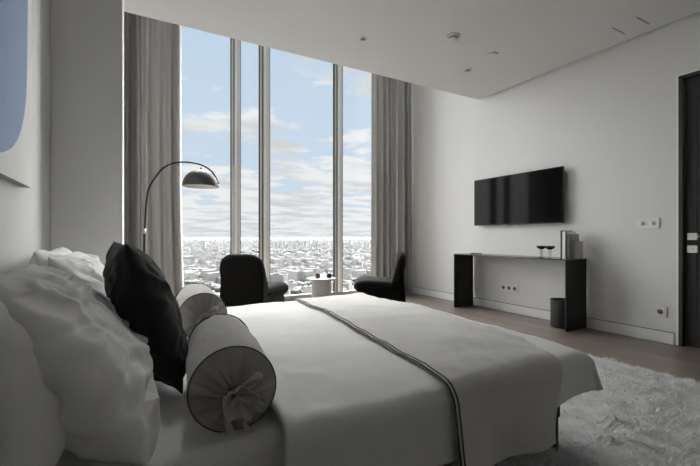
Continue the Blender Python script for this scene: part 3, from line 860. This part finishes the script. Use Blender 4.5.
# ------------------------------------------------------------------ the city far below
Z0 = -150.0
def zg(x, y): return Z0-(x*x+y*y)/(2*6.37e6)     # the earth's curve drops the far town below eye level
rnd = random.Random(11)
def city_ground_mat():
    m = bpy.data.materials.new('city_ground')
    t = nt(m); n = t.nodes; l = t.links; b = n['Principled BSDF']
    tc = n.new('ShaderNodeTexCoord')
    n1 = n.new('ShaderNodeTexNoise'); n1.inputs['Scale'].default_value = 0.0012; n1.inputs['Detail'].default_value = 8
    n2 = n.new('ShaderNodeTexVoronoi'); n2.inputs['Scale'].default_value = 0.012
    l.new(tc.outputs['Object'], n1.inputs['Vector']); l.new(tc.outputs['Object'], n2.inputs['Vector'])
    r1 = n.new('ShaderNodeValToRGB')
    r1.color_ramp.elements[0].position = 0.40; r1.color_ramp.elements[0].color = (0.05, 0.051, 0.048, 1)
    r1.color_ramp.elements[1].position = 0.62; r1.color_ramp.elements[1].color = (0.11, 0.11, 0.107, 1)
    l.new(n1.outputs['Fac'], r1.inputs['Fac'])
    mx = n.new('ShaderNodeMix'); mx.data_type = 'RGBA'; mx.blend_type = 'OVERLAY'; mx.inputs[0].default_value = 0.6
    l.new(r1.outputs['Color'], mx.inputs[6]); l.new(n2.outputs['Color'], mx.inputs[7])
    hs = n.new('ShaderNodeHueSaturation'); hs.inputs['Saturation'].default_value = 0.12
    l.new(mx.outputs[2], hs.inputs['Color']); l.new(hs.outputs['Color'], b.inputs['Base Color'])
    b.inputs['Roughness'].default_value = 0.95; b.inputs['Specular IOR Level'].default_value = 0.1
    return m
bm = bmesh.new(); prev = None
for rr in (150, 400, 800, 1500, 3000, 5000, 8000, 12000, 17000, 23000, 30000, 37000, 45000, 60000):
    ring = []
    for k in range(31):
        an = R(-60+k*5); x, y = rr*math.sin(an), rr*math.cos(an); ring.append(bm.verts.new((x, y, zg(x, y))))
    if prev:
        for k in range(30): bm.faces.new((prev[k], prev[k+1], ring[k+1], ring[k]))
    prev = ring
struct(obj('ground', bm, city_ground_mat(), smooth=False))

def facade_mat(name, wall, glassc, cell=(3.6, 3.2)):
    m = bpy.data.materials.new(name)
    t = nt(m); n = t.nodes; l = t.links; b = n['Principled BSDF']
    tc = n.new('ShaderNodeTexCoord')
    sp = n.new('ShaderNodeSeparateXYZ'); l.new(tc.outputs['Object'], sp.inputs[0])
    ad = n.new('ShaderNodeMath'); ad.operation = 'ADD'; l.new(sp.outputs['X'], ad.inputs[0]); l.new(sp.outputs['Y'], ad.inputs[1])
    cb = n.new('ShaderNodeCombineXYZ'); l.new(ad.outputs[0], cb.inputs['X']); l.new(sp.outputs['Z'], cb.inputs['Y'])
    br = n.new('ShaderNodeTexBrick'); br.offset = 0.0
    br.inputs['Scale'].default_value = 1.0; br.inputs['Brick Width'].default_value = cell[0]; br.inputs['Row Height'].default_value = cell[1]
    br.inputs['Mortar Size'].default_value = 0.9; br.inputs['Mortar Smooth'].default_value = 0.0
    br.inputs['Color1'].default_value = (*glassc, 1); br.inputs['Color2'].default_value = (*[c*1.4 for c in glassc], 1); br.inputs['Mortar'].default_value = (*wall, 1)
    l.new(cb.outputs[0], br.inputs['Vector']); l.new(br.outputs['Color'], b.inputs['Base Color'])
    b.inputs['Roughness'].default_value = 0.7
    return m
FM = [facade_mat('white_facade', (0.266, 0.262, 0.255), (0.097, 0.099, 0.101)),
      facade_mat('grey_facade', (0.169, 0.167, 0.163), (0.065, 0.065, 0.067)),
      facade_mat('pale_facade', (0.222, 0.218, 0.211), (0.085, 0.087, 0.087))]
FR = mat('flat_roof', (0.075, 0.075, 0.074), 0.9, var=0.15, nscale=0.05)
def block_mesh(w, d, h, fm, name, tower=False):
    bm = bmesh.new()
    add_box(bm, (-w/2, -d/2, 0), (w/2, d/2, h), mi=0)
    add_box(bm, (-w/2, -d/2, h), (w/2, d/2, h+0.9), mi=1)
    add_box(bm, (-w*0.2, -d*0.3, h+0.9), (w*0.15, d*0.3, h+4.0), mi=1)
    if tower: add_box(bm, (-w/2, -d/2, 0), (w*0.9, d*0.9, h*0.25), mi=1)
    me = bpy.data.meshes.new(name); bm.to_mesh(me); bm.free()
    me.materials.append(fm); me.materials.append(FR); return me
KIND = [block_mesh(70, 15, 26, FM[0], 'slab'), block_mesh(26, 24, 62, FM[0], 'tower', True), block_mesh(46, 34, 18, FM[2], 'block'),
        block_mesh(90, 14, 30, FM[1], 'slab_grey'), block_mesh(30, 22, 44, FM[2], 'tower_pale'), block_mesh(60, 50, 14, FM[1], 'hall')]
def spot(dmin, dmax):
    """a random spot inside the fan of city seen through the glass"""
    d = dmin*(dmax/dmin)**rnd.random()
    a = R(-14+rnd.random()*52)
    return d*math.sin(a), d*math.cos(a), d
def clump(x, y): return fbm(x*0.0016, y*0.0016, 4.4)
made = 0; tries = 0
CITY = 'distant city buildings below the window'
placed = []; singles = []
def put(me, x, y, rz, sx=1.0, sz=1.0):
    o = bpy.data.objects.new('city_building', me); COL.objects.link(o)
    singles.append((x, y, max(o.dimensions.x, me.vertices[1].co.x*2*1.05)*sx*0.5))
    o.location = (x, y, zg(x, y)-0.2); o.rotation_euler = (0, 0, rz); o.scale = (sx, sx, sz)
    tag(o, 'small pale city building far below and beyond the window', 'building', CITY)
while made < 185 and tries < 4000:
    tries += 1
    x, y, d = spot(850, 2300)
    if clump(x, y) < -0.12: continue
    if any((x-a)**2+(y-b)**2 < 75**2 for a, b in placed): continue
    placed.append((x, y)); made += 1
    k = rnd.choices(range(6), (4, 1.2, 4, 3, 1.4, 2))[0]
    put(KIND[k], x, y, R(rnd.choice((18, 108, 40, 130))+rnd.uniform(-6, 6)), rnd.uniform(0.5, 0.8), rnd.uniform(0.45, 0.9))
# the white tower cluster near the horizon
for i in range(34):
    a = R(-2+rnd.gauss(24, 5.5)); d = rnd.uniform(4300, 5600)
    put(KIND[rnd.choice((1, 1, 4, 0))], d*math.sin(a), d*math.cos(a), R(rnd.uniform(0, 90)), rnd.uniform(1.0, 1.6), rnd.uniform(1.0, 1.7))
# the rest of the town, nobody could count it
verts = []; faces = []; mis = []
cells = {}
for (a, b, r) in singles: cells.setdefault((int(a//300), int(b//300)), []).append((a, b, r))
def taken(x, y, m):
    cx_, cy_ = int(x//300), int(y//300)
    return any((x-a)**2+(y-b)**2 < (r+m)**2 for i in (-1, 0, 1) for j in (-1, 0, 1) for a, b, r in cells.get((cx_+i, cy_+j), ()))
BQ = ((0,3,2,1),(4,5,6,7),(0,1,5,4),(1,2,6,5),(2,3,7,6),(3,0,4,7))
for i in range(9000):
    x, y, d = spot(1300, 20000)
    if clump(x*0.6, y*0.6) < -0.02 and d < 6000: continue
    s = 0.5+d/12000
    w = rnd.uniform(20, 80)*s; dp = rnd.uniform(16, 40)*s; h = rnd.choice((9, 14, 18, 26, 30, 46))*(0.7+d/16000)
    if taken(x, y, w*0.5): continue
    an = 0.4+rnd.choice((0, PI/2)); c, q = math.cos(an), math.sin(an); k = rnd.choice((0, 0, 1, 2)); b0 = len(verts)
    for zz in (0, h):
        for (ax, ay) in ((-w/2, -dp/2), (w/2, -dp/2), (w/2, dp/2), (-w/2, dp/2)):
            verts.append((x+ax*c-ay*q, y+ax*q+ay*c, zg(x, y)-0.2+zz))
    for fi, f in enumerate(BQ): faces.append([b0+j for j in f]); mis.append(3 if fi == 1 else k)
me = bpy.data.meshes.new('city_blocks'); me.from_pydata(verts, [], faces)
for m_ in FM+[FR]: me.materials.append(m_)
me.polygons.foreach_set('material_index', mis)
o = link(bpy.data.objects.new('city_blocks', me))
tag(o, 'hazy spread of tiny buildings reaching to the horizon outside', 'city', kind='stuff')
# tree cover between the blocks
base = bmesh.new(); bmesh.ops.create_icosphere(base, subdivisions=1, radius=1.0)
bv_ = [v.co.copy() for v in base.verts]; bf_ = [[v.index for v in f.verts] for f in base.faces]; base.free()
verts = []; faces = []
for i in range(6500):
    x, y, d = spot(800, 5200)
    cl = clump(x, y)
    if cl > 0.10 and rnd.random() < 0.75: continue
    r = rnd.uniform(6, 12)*(0.8+d/3200)
    if taken(x, y, r): continue
    b0 = len(verts)
    for v in bv_: verts.append((x+v.x*r*rnd.uniform(0.85, 1.15), y+v.y*r*rnd.uniform(0.85, 1.15), zg(x, y)+r*0.5+v.z*r*0.8))
    for f in bf_: faces.append([b0+q for q in f])
me = bpy.data.meshes.new('tree_cover'); me.from_pydata(verts, [], faces)
me.materials.append(mat('tree_leaves', (0.055, 0.06, 0.053), 0.95, var=0.3, nscale=0.05))
o = link(bpy.data.objects.new('tree_cover', me)); tag(o, 'grey-green tree cover between the city blocks far below', 'trees', kind='stuff')
# haze lying over the town
HAZE = 1/1900.0
hm = bpy.data.materials.new('haze'); t = nt(hm); n = t.nodes
n.remove(n['Principled BSDF'])
vs = n.new('ShaderNodeVolumeScatter'); vs.inputs['Density'].default_value = HAZE; vs.inputs['Color'].default_value = (0.0105, 0.0108, 0.0112, 1); vs.inputs['Anisotropy'].default_value = 0.2
t.links.new(vs.outputs[0], n['Material Output'].inputs['Volume'])
hz_ = obj('haze', boxes(((-20000, 400, -420), (30000, 30000, -5))), hm, smooth=False)
tag(hz_, 'pale summer haze over the distant city', 'haze', kind='stuff')

# ------------------------------------------------------------------ sky
SKY_L, SKY_R, SKY_T = 7.5, 40.0, 54.0
w = bpy.data.worlds.new('World'); sc.world = w; w.use_nodes = True
t = w.node_tree; n = t.nodes; l = t.links
bg = n['Background']
tc = n.new('ShaderNodeTexCoord')
sep = n.new('ShaderNodeSeparateXYZ'); l.new(tc.outputs['Generated'], sep.inputs[0])
def math_(op, a, b=None, clamp=False):
    q = n.new('ShaderNodeMath'); q.operation = op; q.use_clamp = clamp
    for i, v in enumerate((a, b)):
        if v is None: continue
        if isinstance(v, (int, float)): q.inputs[i].default_value = v
        else: l.new(v, q.inputs[i])
    return q.outputs[0]
zc = math_('MAXIMUM', sep.outputs['Z'], 0.0)
den = math_('ADD', zc, 0.09)
cx = math_('DIVIDE', sep.outputs['X'], den); cy = math_('DIVIDE', sep.outputs['Y'], den)
cb = n.new('ShaderNodeCombineXYZ'); l.new(cx, cb.inputs[0]); l.new(cy, cb.inputs[1]); cb.inputs[2].default_value = 3.7
ns = n.new('ShaderNodeTexNoise'); ns.inputs['Scale'].default_value = 1.7; ns.inputs['Detail'].default_value = 9; ns.inputs['Roughness'].default_value = 0.55
l.new(cb.outputs[0], ns.inputs['Vector'])
# more cloud towards the horizon
cov = n.new('ShaderNodeMapRange'); cov.inputs['From Min'].default_value = 0.05; cov.inputs['From Max'].default_value = 0.30
cov.inputs['To Min'].default_value = 0.16; cov.inputs['To Max'].default_value = -0.012
l.new(sep.outputs['Z'], cov.inputs['Value'])
cl = math_('ADD', ns.outputs['Fac'], cov.outputs[0])
ramp = n.new('ShaderNodeValToRGB'); ramp.color_ramp.elements[0].position = 0.515; ramp.color_ramp.elements[1].position = 0.585
l.new(cl, ramp.inputs['Fac'])
# blue gradient
sky = n.new('ShaderNodeValToRGB')
e = sky.color_ramp.elements
e[0].position = 0.0; e[0].color = (0.74, 0.80, 0.86, 1)
e[1].position = 0.60; e[1].color = (0.56, 0.70, 0.87, 1)
q = e.new(0.18); q.color = (0.64, 0.765, 0.90, 1)
l.new(zc, sky.inputs['Fac'])
# cloud shade variation
ns2 = n.new('ShaderNodeTexNoise'); ns2.inputs['Scale'].default_value = 2.6; ns2.inputs['Detail'].default_value = 5
cb2 = n.new('ShaderNodeCombineXYZ'); l.new(math_('MULTIPLY', cx, 0.6), cb2.inputs[0]); l.new(math_('MULTIPLY', cy, 0.95), cb2.inputs[1]); cb2.inputs[2].default_value = 9.1
l.new(cb2.outputs[0], ns2.inputs['Vector'])
cr = n.new('ShaderNodeValToRGB'); cr.color_ramp.elements[0].position = 0.36; cr.color_ramp.elements[0].color = (0.70, 0.715, 0.73, 1)
cr.color_ramp.elements[1].position = 0.56; cr.color_ramp.elements[1].color = (0.93, 0.935, 0.94, 1)
l.new(ns2.outputs['Fac'], cr.inputs['Fac'])
mx = n.new('ShaderNodeMix'); mx.data_type = 'RGBA'
l.new(ramp.outputs['Color'], mx.inputs[0]); l.new(sky.outputs['Color'], mx.inputs[6]); l.new(cr.outputs['Color'], mx.inputs[7])
# sky brightness: lobes added out of camera view to light the room
def lobe(azd, el, r0, r1, gain):
    d = Vector((math.sin(R(azd))*math.cos(R(el)), math.cos(R(azd))*math.cos(R(el)), math.sin(R(el))))
    dp = n.new('ShaderNodeVectorMath'); dp.operation = 'DOT_PRODUCT'; dp.inputs[1].default_value = d
    l.new(tc.outputs['Generated'], dp.inputs[0])
    mr = n.new('ShaderNodeMapRange'); mr.interpolation_type = 'SMOOTHSTEP'
    mr.inputs['From Min'].default_value = math.cos(R(r1)); mr.inputs['From Max'].default_value = math.cos(R(r0))
    mr.inputs['To Min'].default_value = 0.0; mr.inputs['To Max'].default_value = gain
    l.new(dp.outputs['Value'], mr.inputs['Value']); return mr.outputs[0]
lum = math_('ADD', 1.0, lobe(-38, 20, 12, 40, SKY_L))
lum = math_('ADD', lum, lobe(68, 18, 12, 33, SKY_R))
lum = math_('ADD', lum, lobe(19, 62, 25, 33, SKY_T))
l.new(lum, bg.inputs['Strength'])
wm = n.new('ShaderNodeMix'); wm.data_type = 'RGBA'; wm.inputs[7].default_value = (0.95, 0.94, 0.925, 1)
l.new(math_('MULTIPLY', math_('SUBTRACT', lum, 1.0), 0.3, True), wm.inputs[0]); l.new(mx.outputs[2], wm.inputs[6])
l.new(wm.outputs[2], bg.inputs['Color'])

# ------------------------------------------------------------------ sun behind the building
sun = bpy.data.lights.new('sun', 'SUN'); sun.energy = 3.0; sun.angle = R(0.5); sun.color = (1.0, 0.97, 0.93)
so = bpy.data.objects.new('sun', sun); COL.objects.link(so)
so.rotation_euler = Vector((0.35, 0.75, -0.62)).to_track_quat('-Z', 'Y').to_euler()

# ------------------------------------------------------------------ camera
cam = bpy.data.cameras.new('camera'); co = bpy.data.objects.new('camera', cam); COL.objects.link(co)
co.location = (0, 0, 1.05); co.rotation_euler = (R(90), 0, R(-29.4))
cam.sensor_width = 36; cam.lens = 383/700*36; cam.shift_y = 4/700
cam.clip_start = 0.02; cam.clip_end = 200000
sc.camera = co

vs_ = sc.view_settings
vs_.view_transform = 'Standard'; vs_.look = 'None'; vs_.gamma = 1; vs_.use_curve_mapping = False
vs_.exposure = 0.0
sc.cycles.max_bounces = 10; sc.cycles.diffuse_bounces = 8; sc.cycles.transparent_max_bounces = 12
sc.cycles.use_denoising = True
